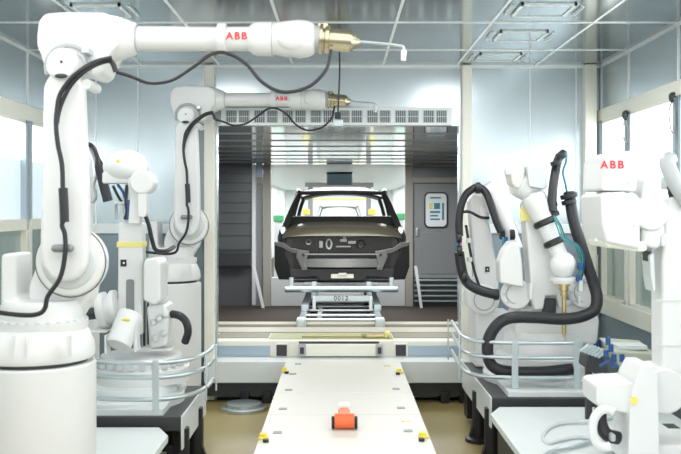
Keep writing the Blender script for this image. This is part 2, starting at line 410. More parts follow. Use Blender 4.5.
# hooks on the right windows
for i, (px, py0, py1) in enumerate(((625, 112, 142), (672, 94, 132))):
    d = 2.62*F/(px-CX)
    hk = thing('cable_hook', ('farther' if i == 0 else 'nearer')+' dark hook with a looped cable on the right window beam', 'hook', P(px, py0+6, d), 'cable hooks on the right wall')
    MB().tube(catmull([P(px+3,py0+4,d*1.01), P(px+2,py0,d), P(px-1,py0+1,d), P(px-1,py0+5,d), P(px+1,py0+8,d)], 5), .016).build('hook', DARK, hk)
    MB().tube(catmull([P(px,py0+7,d), P(px-3,py0+18,d), P(px-1,py1-2,d), P(px+2,py1,d), P(px+3,py0+18,d), P(px+1,py0+7,d)], 6), .007).build('loop_cable', GREY, hk)

# ------------------------------------------------------------------ threshold and track
SZ = .43
th = thing('threshold_beam', 'white crosswise beam under the tunnel opening', 'beam', (0, D+.2, .0))
MB().box(XX(206,9.15), XX(474,9.15), 8.98, 9.68, ZZ(383,9.0), SZ, .015).build('beam_body', WHITE2, th)
MB().box(XX(206,9.15), XX(474,9.15), 9.05, D+.6, ZZ(396,9.05), ZZ(383,9.0)).build('under_frame', DARK, th)
for a in (240, 262, 441, 460):
    MB().box(XX(a,9.0), XX(a+9,9.0), 9.02, 9.2, 0, .12, .01).build('foot', BLACK, th)
RT = ZZ(341,9.3)
MB().box(XX(206,9.15), XX(474,9.15), 9.3, 9.9, 0, RT, .01).build('riser', CREAM, th, 'cream riser behind the beam')
MB().bpx(218, 345.5, 270.5, 356, 9.29, .02, .003).build('blue_plate', BLUEGL, th, 'grey blue plate at the left')
MB().bpx(402, 345.5, 462, 356, 9.29, .02, .003).build('blue_plate', BLUEGL, th, 'grey blue plate at the right')
for a in (276.5, 395.5):
    so = MB().bpx(a-1.5, 343, a+12.5, 357, 9.27, .04, .006).build('socket', CREAM, th, 'cream box with a dark opening')
    MB().bpx(a, 344.5, a+10.5, 356, 9.262, .03).build('opening', DARK, so)
for a, b in ((217,269),(393,460)): MB().box(XX(a,9.6), XX(b,9.6), 9.5, 9.88, RT, RT+.006).build('top_plate', DOLIVE, th, 'dark olive top plate')
MB().box(XX(270,9.6), XX(392,9.6), 9.42, 9.85, RT, RT+.006).build('green_strip', OLIVE, th, 'greenish strip on top')
cb = thing('cream_cross_box', 'cream box with end brackets under the greenish strip', 'box', P(341, 357, 9.2))
MB().bpx(303, 344, 380, 356.5, 9.2, .08, .01).build('box_body', CREAM, cb)
for a in (298, 375.5):
    b = MB().bpx(a, 344, a+8, 356, 9.17, .06, .008).build('bracket', GREY, cb, 'grey end bracket')
    MB().bpx(a+2, 347, a+6, 354, 9.16, .03).build('slot', DARK, b)
MB().tube([P(299,342.5,9.2), P(379,342.5,9.2)], .012).build('rod', DARK, cb)
kb = thing('cross_ledge', 'cream and green ledge crossing in front of the track', 'ledge', (0, 10.6, 0))
MB().box(XX(217,10.6), XX(461,10.6), 10.35, 10.75, 0, ZZ(330,10.5), .01).build('ledge_body', KERB, kb)
MB().box(XX(200,11), XX(475,11), 11.2, 11.45, 0, ZZ(324,11.2), .01).build('back_kerb', KERB, kb)
MB().box(XX(200,11), XX(475,11), 10.75, 11.2, .0, ZZ(330,10.9), .01).build('green_channel', DOLIVE, kb)
yd = 9.5
yt = thing('yellow_lever', 'yellow lever lying on the right end of the greenish strip', 'lever', (XX(375,yd), yd, RT+.006))
MB().prism([(XX(a,yd), yd+b, RT+.008) for a, b in ((360,0),(367,-.05),(384,-.03),(389,-.06),(389,.06),(384,.04),(367,.05))], V(0,0,.035), .008).build('lever_body', BRASS, yt)
MB().box(XX(384.5,yd), XX(390,yd), yd-.05, yd+.07, RT+.008, RT+.07, .01).build('end_block', PYEL, yt)
MB().tube([(XX(302,yd),yd,RT+.022), (XX(362,yd),yd,RT+.022)], .012).build('rod', BRASS, yt)

# conveyor track under the car
RZ = .63
tr = thing('conveyor_track', 'steel skid conveyor track leading under the car', 'conveyor', (0.02, 12, 0))
for sx, nm in ((-1, 'l'), (1, 'r')):
    xc = .02+sx*.475
    MB().box(xc-.04, xc+.04, 10.75, 17, RZ-.10, RZ-.02, .006).build('side_rail', GALV, tr)
    MB().box(xc-.055, xc+.055, 10.78, 11.0, RZ-.12, RZ+.0, .01).build('rail_end', WHITE2, tr)
    MB().box(xc-.05, xc+.05, 11.9, 12.0, 0, RZ-.1).build('leg', DARK, tr)
    MB().box(xc-.05, xc+.05, 15.9, 16.0, 0, RZ-.1).build('leg', DARK, tr)
for y in (11.1, 11.55, 12.1, 12.6, 13.2): MB().cyl((-.45,y,RZ-.05), (.49,y,RZ-.05), .022).build('roller', STEEL, tr)
MB().box(-.36, .40, 11.5, 16.5, RZ-.26, RZ-.16).build('pan', DARK, tr)
MB().box(XX(316,11.0), XX(321,11.0), 11.5, 12.3, RZ-.12, RZ-.03, .01).build('drive_box', LGREY, tr)

# skid
sk = thing('car_skid', 'pale grey steel skid carrying the dark car body', 'skid', (.03, 13, .63))
KD = 12.0
for sx in (-1, 1): MB().box(.03+sx*.475-.05, .03+sx*.475+.05, 11.75, 16.6, RZ-.02, RZ+.07, .01).build('runner', GALV, sk)
MB().cyl(P(285,289,KD), P(398,289,KD), .045, bev=.01).build('cross_bar', GALV, sk)
for y in (14.0, 16.0): MB().cyl((-.75,y,.85), (.8,y,.85), .05).build('cross_bar', GALV, sk)
for a in (311, 366): MB().bpx(a, 281, a+6, 298, KD+.02, .12, .01).build('post', GALV, sk)
MB().bpx(303, 281, 379, 286, KD+.25, .2, .02).build('cross_beam', LGREY, sk)
for a in (289, 389): MB().bpx(a, 277, a+5, 290, KD+.05, .1, .01).build('support', GALV, sk)
pt = MB().bpx(315, 295.5, 370, 301.5, KD-.3, .05, .006).build('number_plate', GALV, sk)
text('0012', 'numerals', P(341, 298.4, KD-.304), .085, BLACK, pt, bold=.01)
for a in (312.5, 369): MB().bpx(a, 296, a+3.5, 311, KD-.3, .06, .006).build('plate_bracket', WHITE2, sk)

# ------------------------------------------------------------------ the car body
def car(nm, label, cx=.04):
    Y = 12.2
    car = thing(nm, label, 'car', (cx, 12.2, .9))
    def sec(y, pts): return [(cx+x, y, z) for x, z in pts]
    # roof sheet
    grid = []
    for y, hw, z in ((13.15,.60,2.195),(13.35,.62,2.245),(13.9,.635,2.285),(14.5,.63,2.27),(14.95,.60,2.20)):
        grid.append([(cx+hw*t, y-(.04*(1-t*t) if y < 13.2 else 0), z-.055*t*t-.03*t**6) for t in (-1,-.85,-.6,-.3,0,.3,.6,.85,1)])
    MB().sheet(grid, .03).build('roof', CARD, car)
    for sx in (-1, 1):
        # C pillar from roof to shoulder: lofted box
        rg = []
        for x, y, z, a, b in ((.63,13.25,2.17,.05,.10),(.69,13.0,2.02,.055,.13),(.755,12.75,1.84,.06,.18),(.80,12.55,1.70,.06,.2)):
            rg.append([(cx+sx*(x-a), y-b*.4, z), (cx+sx*(x+a*.5), y-b*.4, z), (cx+sx*(x+a*.5), y+b, z+.03), (cx+sx*(x-a), y+b, z+.03)])
        MB().loft(rg).build('rear_pillar', CARD, car)
        MB().tube(catmull([(cx+sx*.625,13.2,2.19),(cx+sx*.66,13.8,2.23),(cx+sx*.655,14.5,2.21),(cx+sx*.62,14.95,2.15),(cx+sx*.70,15.4,1.95),(cx+sx*.77,15.85,1.74)], 6), .032).build('roof_rail', CARD, car)
        MB().tube(catmull([(cx+sx*.665,14.15,2.2),(cx+sx*.74,14.1,1.95),(cx+sx*.79,14.05,1.7)], 4), .05).build('centre_pillar', CARD, car)
        # side panel: quarter, door aperture lower, wing
        rg = []
        for y, xo, zt, zb in ((12.28,.78,1.56,1.05),(12.4,.86,1.62,1.0),(12.7,.905,1.69,.98),(13.2,.925,1.71,1.2),(13.5,.925,1.71,.96),(14.5,.925,1.70,.94),(15.6,.92,1.68,.96),(16.3,.88,1.62,1.0),(16.7,.74,1.55,1.05)):
            rg.append([(cx+sx*(xo-.10), y, zt), (cx+sx*(xo-.03), y, zt-.02), (cx+sx*xo, y, zt-.14), (cx+sx*xo, y, (zt+zb)/2-.05), (cx+sx*(xo-.03), y, zb), (cx+sx*(xo-.13), y, zb)])
        MB().loft(rg).build('side_panel', CARD, car)
        # tail lamp recess, flared bare metal arm, lower corner
        MB().prism([(cx+sx*.58,12.17,1.40),(cx+sx*.70,12.2,1.42),(cx+sx*.80,12.24,1.49),(cx+sx*.92,12.3,1.50),(cx+sx*.93,12.3,1.45),(cx+sx*.82,12.24,1.42),(cx+sx*.68,12.19,1.35),(cx+sx*.58,12.17,1.34)], V(0,.06,0), .008).build('lamp_bracket', CARB, car, 'bare metal arm below the tail lamp opening')
        MB().prism([(cx+sx*.80,12.22,1.40),(cx+sx*.92,12.28,1.46),(cx+sx*.925,12.3,1.16),(cx+sx*.86,12.25,.985),(cx+sx*.70,12.22,.985),(cx+sx*.68,12.22,1.12)], V(0,.10,0), .01).build('lower_corner', CARD, car)
        MB().prism([(cx+sx*.44,12.1,1.38),(cx+sx*.60,12.12,1.40),(cx+sx*.62,12.14,1.30),(cx+sx*.54,12.12,1.12),(cx+sx*.46,12.1,1.13),(cx+sx*.50,12.1,1.2)], V(0,.09,0), .012).build('beam_mount', CARST, car)
        MB().cyl((cx+sx*.52,12.095,1.33), (cx+sx*.52,12.13,1.33), .018, seg=12).build('bolt', BLACK, car)
    # shelf behind window, lid
    MB().prism([(cx-.73,12.8,1.84),(cx+.73,12.8,1.84),(cx+.79,12.62,1.735),(cx-.79,12.62,1.735)], V(0,.05,-.05), .01).build('rear_shelf', CARD, car)
    MB().box(cx-.72, cx+.72, 12.95, 13.6, 1.80, 1.84, .01).build('parcel_shelf', CARD, car)
    MB().tube(catmull([(cx-.62,13.14,2.175),(cx-.3,13.08,2.185),(cx,13.06,2.19),(cx+.3,13.08,2.185),(cx+.62,13.14,2.175)], 6), .028).build('rear_header', CARD, car)
    g = []
    for y, hw, z, cr in ((12.66,.70,1.755,.02),(12.5,.735,1.735,.022),(12.3,.77,1.69,.025),(12.2,.80,1.64,.02),(12.16,.815,1.575,.01)):
        g.append([(cx+hw*t, y+.10*t**4, z+cr*(1-t*t)-.03*t**8) for t in [k/8 for k in range(-8,9)]])
    MB().sheet(g, .02).build('trunk_lid', CAROL, car, 'olive grey sheen lid')
    # rear panel
    rp = MB().prism([(cx-.80,12.3,1.57),(cx+.80,12.3,1.57),(cx+.84,12.32,1.3),(cx+.76,12.32,1.0),(cx-.76,12.32,1.0),(cx-.84,12.32,1.3)], V(0,.05,0), .01).build('rear_panel', CARD, car)
    def hole(px, py, rx, rz, m, nm):
        c0 = P(px, py, 12.27); pts = [(c0.x-.04+cx+math.cos(a)*rx, 12.285, c0.z+math.sin(a)*rz) for a in (2*math.pi*k/20 for k in range(20))]
        MB().tube(pts, .012, 8, True).build(nm, m, rp)
        MB().prism(pts, V(0,.03,0)).build('opening', BLACK, rp)
    hole(308.5, 242, .035, .035, CARST, 'hole_rim'); hole(329, 244, .035, .065, LGREY, 'hole_rim'); hole(361, 244, .05, .045, CARD, 'hole_rim')
    for a, b, c, e in ((340,239,347,242),(348,241,356,244),(336,246,351,247.5),(319,241,323,248),(343,236.5,346,239)):
        q = MB(); d = 12.24; q.box(XX(a,d)-.04+cx, XX(c,d)-.04+cx, d, d+.07, ZZ(e,d), ZZ(b,d), .006); q.build('fitting', CARST, rp)
    for px in (316, 352, 369): MB().box(XX(px,12.25)-.04+cx, XX(px,12.25)+.01-.04+cx, 12.26, 12.31, 1.32, 1.54).build('rib', CARD, rp)
    bb = [[(cx+x, 12.06+.10*(x/.6)**2+dy, z) for dy, z in ((0,1.165),(0,1.275),(.08,1.285),(.08,1.155))] for x in (-.56,-.4,-.2,0,.2,.4,.56)]
    MB().loft(bb).build('bumper_beam', CARST, car)
    MB().box(cx-.5, cx+.5, 12.1, 12.2, 1.33, 1.345).build('bumper_rib', CARST, car)
    MB().prism([(cx-.72,12.2,1.14),(cx+.72,12.2,1.14),(cx+.70,12.2,1.0),(cx+.35,12.2,1.03),(cx+.3,12.2,.97),(cx-.3,12.2,.97),(cx-.35,12.2,1.03),(cx-.70,12.2,1.0)], V(0,.12,0), .015).build('lower_skirt', CARD, car)
    MB().box(cx-.86, cx+.86, 12.4, 16.5, .98, 1.04).build('floor_pan', CARD, car)
    MB().box(cx-.15, cx+.16, 12.12, 12.2, 1.01, 1.07, .01).box(cx-.05, cx+.06, 12.10, 12.2, 1.06, 1.085, .005).build('tow_bracket', CREAM, car)
    MB().box(cx-.74, cx+.74, 15.6, 15.75, 1.45, 1.66, .02).build('bulkhead', CARD, car)
    g = [[(cx+hw*t, y, z+.03*(1-t*t)) for t in (-1,-.5,0,.5,1)] for y, hw, z in ((15.85,.76,1.72),(16.3,.72,1.66),(16.65,.66,1.55))]
    MB().sheet(g, .02).build('front_cowl', CARD, car)
    return car
c1 = car('sedan_shell', 'dark primed sedan body shell seen from behind on the skid')
dup(c1, (.0, 31.0, .72), 'small silver car body far beyond, seen through the dark rear window', {'car_primer': SILV, 'car_lid': SILV, 'car_bare_metal': SILV, 'car_arm_metal': SILV})
sk2 = thing('car_skid', 'pale skid under the small far silver car', 'skid', (0, 33, 0))
for sx in (-1,1): MB().box(sx*.475-.05, sx*.475+.05, 30.8, 35.4, .0, .72).build('runner', GALV, sk2)

# ------------------------------------------------------------------ deck
dk = thing('walk_deck', 'long cream deck plate down the middle of the booth', 'deck', (.03, 6, 0))
DX0, DX1, DH = -.53, .605, .44
MB().box(DX0, DX1, 2.2, 6.62, 0.0, DH, .008).build('deck_plate', DECK, dk, 'nearer deck plate')
MB().box(DX0, DX1, 6.626, 7.41, 0.0, DH, .008).build('deck_plate', DECK, dk, 'middle deck plate')
MB().box(DX0, DX1, 7.416, 8.96, 0.0, DH, .008).build('deck_plate', DECK, dk, 'farther deck plate')
def ondeck(px, py, z=DH): d = (CAMZ-z)*F/(py-CY); return XX(px,d), d
for px, py in ((293,374),(288.6,390),(283,409),(277.5,432.6),(387,366),(396,389),(401,408),(405.5,421),(408,431),(298,364)):
    x, d = ondeck(px, py)
    MB().box(x-.03, x+.03, d-.03, d+.03, DH-.01, DH+.004).build('slot', BRASS if (px,py) in ((405.5,421),(387,366)) else DGREY2, dk, 'small dark slot')
for px, py, lb in ((285,372,'left deck edge at its far end'),(263.7,439,'left deck edge at the near end'),(399.5,373,'right deck edge at its far end'),(423.5,438,'right deck edge at the near end')):
    x, d = ondeck(px, py)
    k = thing('edge_clamp', 'yellow clamp on the '+lb, 'clamp', (x, d, DH), 'yellow clamps on the deck')
    MB().box(x-.034, x+.034, d-.03, d+.03, DH+.001, DH+.018, .005).box(x-.026, x+.018, d-.015, d+.035, DH+.016, DH+.038, .006).build('clamp_body', YELLOW, k)
    sx = 1 if px < 330 else -1
    MB().cyl((x+sx*.02,d-.08,DH+.001), (x+sx*.02,d-.08,DH+.02), .02, seg=14).build('screw', BLACK, k)
ot = thing('orange_trolley', 'small orange wheeled roller block on the deck', 'trolley', P(344, 428, 6.15)*1)
ox, od = ondeck(344, 429); o_ = lambda px: XX(px, od)
ot.location = (ox, od, DH); ORG[ot] = V(ox, od, DH)
MB().cyl((o_(334.5),od,DH+.055), (o_(354.5),od,DH+.055), .052, bev=.008).build('roller', ORANGE, ot)
for a, b in ((331.5,334.5),(354.5,357.5)): MB().cyl((o_(a),od,DH+.045), (o_(b),od,DH+.045), .044, bev=.006).build('wheel', BLACK, ot)
MB().prism([(o_(337),od+.05,DH+.02),(o_(352),od+.05,DH+.02),(o_(349),od+.30,DH+.02),(o_(340),od+.30,DH+.02)], V(0,0,.06), .01).build('neck', ORANGE, ot)
MB().box(o_(338), o_(350.5), od+.27, od+.38, DH+.003, DH+.06, .01).build('rear_block', ORANGE, ot)
MB().box(o_(338.5), o_(350), od+.3, od+.4, DH+.06, DH+.10, .01).build('top_pad', CREAM, ot, 'cream pad at the back')

# ------------------------------------------------------------------ tall sealing robot (foreground left), then a copy by the end wall
def tall_robot():
    d = 5.0; k = d/F
    r = thing('upright_robot', 'largest white robot at the left edge, its long arm reaching across the ceiling', 'robot', (XX(38,d), d, 0), 'tall white robots with long horizontal arms')
    pc = XX(36,d)
    MB().lathe((pc,d,0), (0,0,1), [(0,.335),(.03,.335),(.04,.325),(ZZ(364,d),.325),(ZZ(361,d),.315)], 40).build('pedestal', WHITE, r)
    MB().lathe((pc,d,ZZ(361,d)), (0,0,1), [(0,.28),(.025,.28)], 40).build('pedestal_gap', DARK, r)
    MB().lathe((pc,d,ZZ(357,d)), (0,0,1), [(0,.31),(.02,.32),(.08,.315),(.15,.285),(.17,.26)], 40).build('pedestal_cap', WHITE, r)
    MB().lathe((XX(42,d),d,ZZ(330,d)), (0,0,1), [(0,.24),(.03,.25),(.06,.25),(.07,.22),(.14,.22),(.17,.2)], 36).build('turret', WHITE, r)
    for px in (12, 26, 66): MB().bpx(px, 334, px+6, 359, d-.33, .08, .012).build('lug', WHITE, r)
    bt = MB()
    for q in range(28):
        a = 2*math.pi*q/28; bt.cyl((XX(42,d)+.235*math.cos(a), d+.235*math.sin(a), ZZ(325,d)), (XX(42,d)+.235*math.cos(a), d+.235*math.sin(a), ZZ(318,d)), .014, seg=8)
    bt.build('bolt_ring', LGREY, r)
    MB().ppx([(1,252),(27,251),(28,296),(40,305),(40,318),(0,318)], d-.06, .26, .02, 3).build('side_housing', WHITE, r)
    MB().ppx([(28,300),(28,285),(38,262),(44,255),(94,255),(103,275),(98,298),(88,312),(84,320),(30,320)], d-.02, .24, .025, 3).build('shoulder_housing', WHITE, r)
    cz = P(70,262,d-.14)
    MB().lathe((cz.x, d-.16, cz.z), (0,1,0), [(0,.16),(.01,.18),(.03,.19),(.10,.19),(.12,.18)], 48).build('pivot_disc', WHITE, r)
    MB().lathe((cz.x, d-.17, cz.z), (0,1,0), [(0,.135),(.012,.15),(.03,.15)], 48).build('pivot_ring', LGREY, r)
    MB().tube([(cz.x+.19*math.cos(q), d-.13, cz.z+.19*math.sin(q)) for q in (2*math.pi*w/48 for w in range(48))], .004, 6, True).build('groove', DARK, r)
    MB().ppx([(43,86),(50,74),(63,69),(78,73),(87,86),(91,180),(92.5,250),(90,268),(80,280),(66,283),(52,279),(42,266),(39,250),(41,180)], d-.23, .10, .025, 3).build('lower_arm', WHITE, r)
    # head
    MB().ppx([(36,38),(38,22),(46,13),(70,11),(116,12),(128,20),(130,30),(130,50),(122,58),(116,70),(112,80),(104,84),(84,78),(60,86),(46,78),(42,62),(36,50)], d-.13, .28, .035, 3).build('arm_head', WHITE, r)
    cc = P(62,64,d-.24)
    hd = MB().lathe((cc.x, d-.25, cc.z), (0,1,0), [(0,.072),(.01,.083),(.02,.088),(.12,.088)], 36).build('head_joint', WHITE, r)
    MB().tube(catmull([(cc.x+.118*math.cos(a), d-.135, cc.z+.118*math.sin(a)) for a in [math.radians(q) for q in range(-20,210,20)]],3), .013).build('joint_groove', GREY, hd)
    MB().cyl((cc.x, d-.254, cc.z+.01), (cc.x, d-.24, cc.z+.01), .007, seg=10).build('screw', BLACK, hd)
    MB().ball(P(61,76,d-.25), .035, (1,.35,.38)).build('socket', DARK, r)
    MB().cyl((XX(94,d),d-.16,ZZ(88,d)), (XX(94,d),d+.05,ZZ(88,d)), .03, bev=.008).build('motor_cap', WHITE, r)
    ay = ZZ(39,d); yc = d
    MB().lathe((XX(106,d),yc,ay), (1,0,0), [(0,.125),(.02,.13),(.06,.125),(XX(137,d)-XX(106,d)-.01,.088),(XX(137,d)-XX(106,d),.075)], 36).build('arm_cone', WHITE, r)
    MB().cyl((XX(136,d),yc,ay), (XX(262,d),yc,ay), .067, seg=36).build('arm_tube', WHITE, r)
    MB().lathe((XX(218,d),yc,ay), (1,0,0), [(0,.07),(.002,.088),(.046,.088),(.048,.07)], 36).build('collar', WHITE, r)
    for px, rr in ((137,.0765),(250,.071),(272,.0945)): MB().lathe((XX(px,d),yc,ay), (1,0,0), [(0,rr),(.003,rr+.001),(.006,rr)], 36).build('seam_ring', GREY, r)
    text('ABB', 'letters', (XX(238,d), yc-.0705, ZZ(38.5,d)), .056, RED, r, 'red letters on the arm', bold=.02, spacing=1.25)
    MB().lathe((XX(249,d),yc,ay), (1,0,0), [(0,.067),(.02,.085),(.05,.094),(.13,.094),(.14,.088),(.2,.098),(.28,.106),(.33,.10),(.36,.085),(.373,.06)], 36).build('wrist', WHITE, r)
    MB().ball((XX(293,d), yc-.07, ZZ(38,d)), .085, (1.15,.6,.95)).build('wrist_cover', WHITE, r)
    MB().cyl((XX(314,d),yc,ay), (XX(320,d),yc,ay), .075, seg=28).build('wrist_gap', GREY, r)
    # tool, tilted a little
    t0 = P(319,39,d); ax = (P(360,42,d)-t0).normalized()
    tl = MB().lathe(t0, ax, [(0,.06),(.004,.086),(.02,.086),(.022,.066),(.03,.066),(.035,.078),(.055,.078),(.06,.062),(.17,.062),(.19,.05),(.21,.032),(.23,.018)], 28).build('tool_body', TOOLST, r, 'brassy sealing tool')
    MB().box(t0.x-.005, t0.x+.05, d-.03, d+.03, t0.z+.05, t0.z+.085, .008).build('tool_clamp', TOOLST, tl)
    MB().tube(catmull([P(357,41.5,d),P(380,43.5,d),P(398,45.5,d),P(403,47,d),P(404,52,d)], 6), .0085).build('needle', GALV, tl)
    MB().cyl(P(404,50,d), P(403.3,61,d), .017, .014, bev=.003).build('nozzle', WHITE, tl)
    # cable
    y1 = d-.24
    pts = [P(331,50,d-.06), P(326,70,d-.1), P(308,87,d-.12), P(283,92,d-.12), P(262,82,d-.12), P(246,64,d-.11), P(228,53.5,d-.1), P(212,54,d-.1), P(193,67,d-.12), P(172,80,d-.13), P(150,83,d-.14), P(130,76,d-.16), P(116,72,d-.18)]
    MB().tube(catmull(pts, 8), .0095).build('cable', BLACK, r, 'thin black cable hanging under the arm')
    MB().tube(catmull([P(116,72,d-.18), P(113,64,d-.19), P(108,58,d-.2)], 5), .014).build('cable_clip', DARK, r)
    yf = d-.30
    hp = [P(112,58,d-.22), P(98,61,d-.23), P(84,68,yf), P(70,80,yf), P(60,95,yf), P(57,110,yf), P(56,125,yf), P(58,145,yf), P(62,165,yf), P(63,190,yf), P(65,215,yf), P(62,225,yf), P(65,235,yf), P(65,255,yf), P(60,278,yf), P(48,296,yf), P(45,308,yf), P(38,314,yf), P(20,315,yf+.02), P(-20,310,yf+.05)]
    MB().tube(catmull(hp, 6), .0125).build('hose', BLACK, r, 'black hose running down the upright arm')
    MB().tube(catmull([P(112,60,d-.21), P(98,64,d-.22), P(84,72,yf+.01), P(72,84,yf+.01), P(64,98,yf+.01), P(59,112,yf+.01), P(57,124,yf+.01)], 5), .011).build('hose', BLACK, r)
    MB().tube([P(63,188,yf), P(64,205,yf), P(64.5,222,yf)], .024).build('hose_sleeve', BLACK, r)
    MB().box(XX(53,d-.24), XX(75,d-.24), d-.29, d-.24, ZZ(252,d-.24), ZZ(244,d-.24), .02, 3).build('hose_clamp', DGREY2, r)
    MB().box(XX(96,d)-.02, XX(96,d)+.02, d-.22, d-.1, ZZ(60,d), ZZ(54,d), .006).build('hose_bracket', GALV, r)
    return r
r1 = tall_robot()
r2loc = (r1.location.x+.0, 5.0+3.85, .125)
r2 = dup(r1, r2loc, 'smaller looking white robot with horizontal arm before the end wall post, behind the left railing')
# stub under the copy
one(MB().lathe((r2loc[0], r2loc[1], 0), (0,0,1), [(0,.33),(.125,.33)], 32), 'robot_plinth', GREY, 'low grey plinth under the rear left robot', 'plinth')

# ------------------------------------------------------------------ carriages with curved railings
def railing(nm, label, pathpts, zs, posts, ends):
    r = thing(nm, label, 'railing', (pathpts[len(pathpts)//2][0], pathpts[len(pathpts)//2][1], .55), 'curved tube railings')
    for i, z in enumerate(zs):
        MB().tube([V(x,y,z) for x, y in [(p.x, p.y) for p in catmull([V(a,b,0) for a, b in pathpts], 8)]], .016).build('rail', GALV, r)
    for (x, y, wd, nx, ny) in posts:
        n = V(nx,ny,0).normalized(); t = V(-n.y,n.x,0)
        a = V(x,y,0)
        MB().prism([a-t*wd/2+V(0,0,.565)+n*.02, a+t*wd/2+V(0,0,.565)+n*.02, a+t*wd/2+V(0,0,zs[0]+.02)+n*.02, a-t*wd/2+V(0,0,zs[0]+.02)+n*.02], n*.012, .003).build('post', GALV, r)
    return r
def carriage(sgn, x0, x1, y0, y1, nm, lab, disc, cover, cov_lab):
    # x0 inner edge, x1 outer
    r = thing(nm, lab, 'carriage', ((x0+x1)/2, (y0+y1)/2, 0), 'robot carriages')
    xa, xb = sorted((x0, x1))
    MB().box(xa, xb, y0, y1, .42, .52, .008).build('chassis', DARK, r)
    q = .012*(-sgn)
    MB().box(min(x0+sgn*.13,x1), max(x0+sgn*.13,x1), y0+.04, y1-.1, .515, .56, .006).build('top_plate', WHITE2, r)
    MB().box(min(x0,x0+q), max(x0,x0+q), y0-.0, y1, .29, .525, .004).build('side_plate', WHITE2, r)
    MB().box(xa, xb, y1-.25, y1-.05, .05, .42).build('cross_member', BLACK, r)
    for y in (y0+.12, y0+.75):
        f = MB()
        f.lathe((x0+sgn*.02, y, 0), (0,0,1), [(0,.12),(.03,.12),(.05,.06),(.42,.06)], 20)
        f.prism([(x0+sgn*.02,y-.03,.30),(x0-sgn*.07,y-.03,.03),(x0+sgn*.1,y-.03,.03),(x0+sgn*.12,y-.03,.3)], V(0,.06,0))
        f.build('foot', BLACK, r)
    MB().lathe(disc[0], (0,0,1), [(0,disc[1]),(.06,disc[1]),(.07,disc[1]-.01),(.075,disc[1]-.06),(.14,disc[1]-.08)], 48).build('turntable', WHITE2, r)
    cv = thing('rail_cover', cov_lab, 'cover', ((x0+x1)/2, y0-1, 0), 'white track covers')
    a0, a1, yf, yn, zt = cover
    ch = .10
    MB().prism([V(a0,yn,zt),V(a0,yf-.22,zt),V(a0+sgn*ch,yf,zt),V(a1,yf,zt),V(a1,yn,zt)], V(0,0,-.05), .008).build('cover_plate', WHITE2, cv)
    i0 = a0+sgn*.07
    MB().box(min(i0,a1), max(i0,a1), yn+.03, yf-.12, 0, zt-.05).build('cover_base', DARK, cv)
    return r
carriage(-1, -1.09, -2.3, 6.2, 7.3, 'robot_carriage', 'dark framed carriage with white turntable inside the left railing', (V(-1.62,6.75,.52), .46), (-1.12, -1.9, 6.12, 5.43, .47), 'white track cover with cut corner in front of the left carriage')
carriage(1, 1.16, 2.2, 6.82, 8.4, 'robot_carriage', 'dark framed carriage with white turntable inside the right railing', (V(1.72,7.6,.52), .5), (1.09, 2.4, 6.7, 2.6, .48), 'white track cover with cut corner in front of the right carriage')
railing('safety_railing', 'curved tube railing around the left middle robot', [(-2.1,6.9),(-2.02,6.5),(-1.75,6.24),(-1.45,6.16),(-1.2,6.18),(-1.03,6.35),(-.97,6.6),(-.965,6.9)], (.90,.80,.65), [(-1.25,6.16,.045,0,-1),(-.985,6.5,.03,1,0),(-.965,6.88,.03,1,0),(-1.75,6.24,.04,0,-1),(-2.1,6.88,.03,-1,0)], None)
railing('safety_railing', 'curved tube railing around the right middle robots', [(1.04,8.3),(1.02,7.8),(1.01,7.3),(1.1,7.06),(1.35,6.98),(1.6,6.97),(1.86,6.98)], (.915,.80,.645), [(1.03,8.28,.03,-1,0),(1.01,7.35,.035,-1,0),(1.36,6.98,.05,0,-1),(1.84,6.98,.05,0,-1)], None)

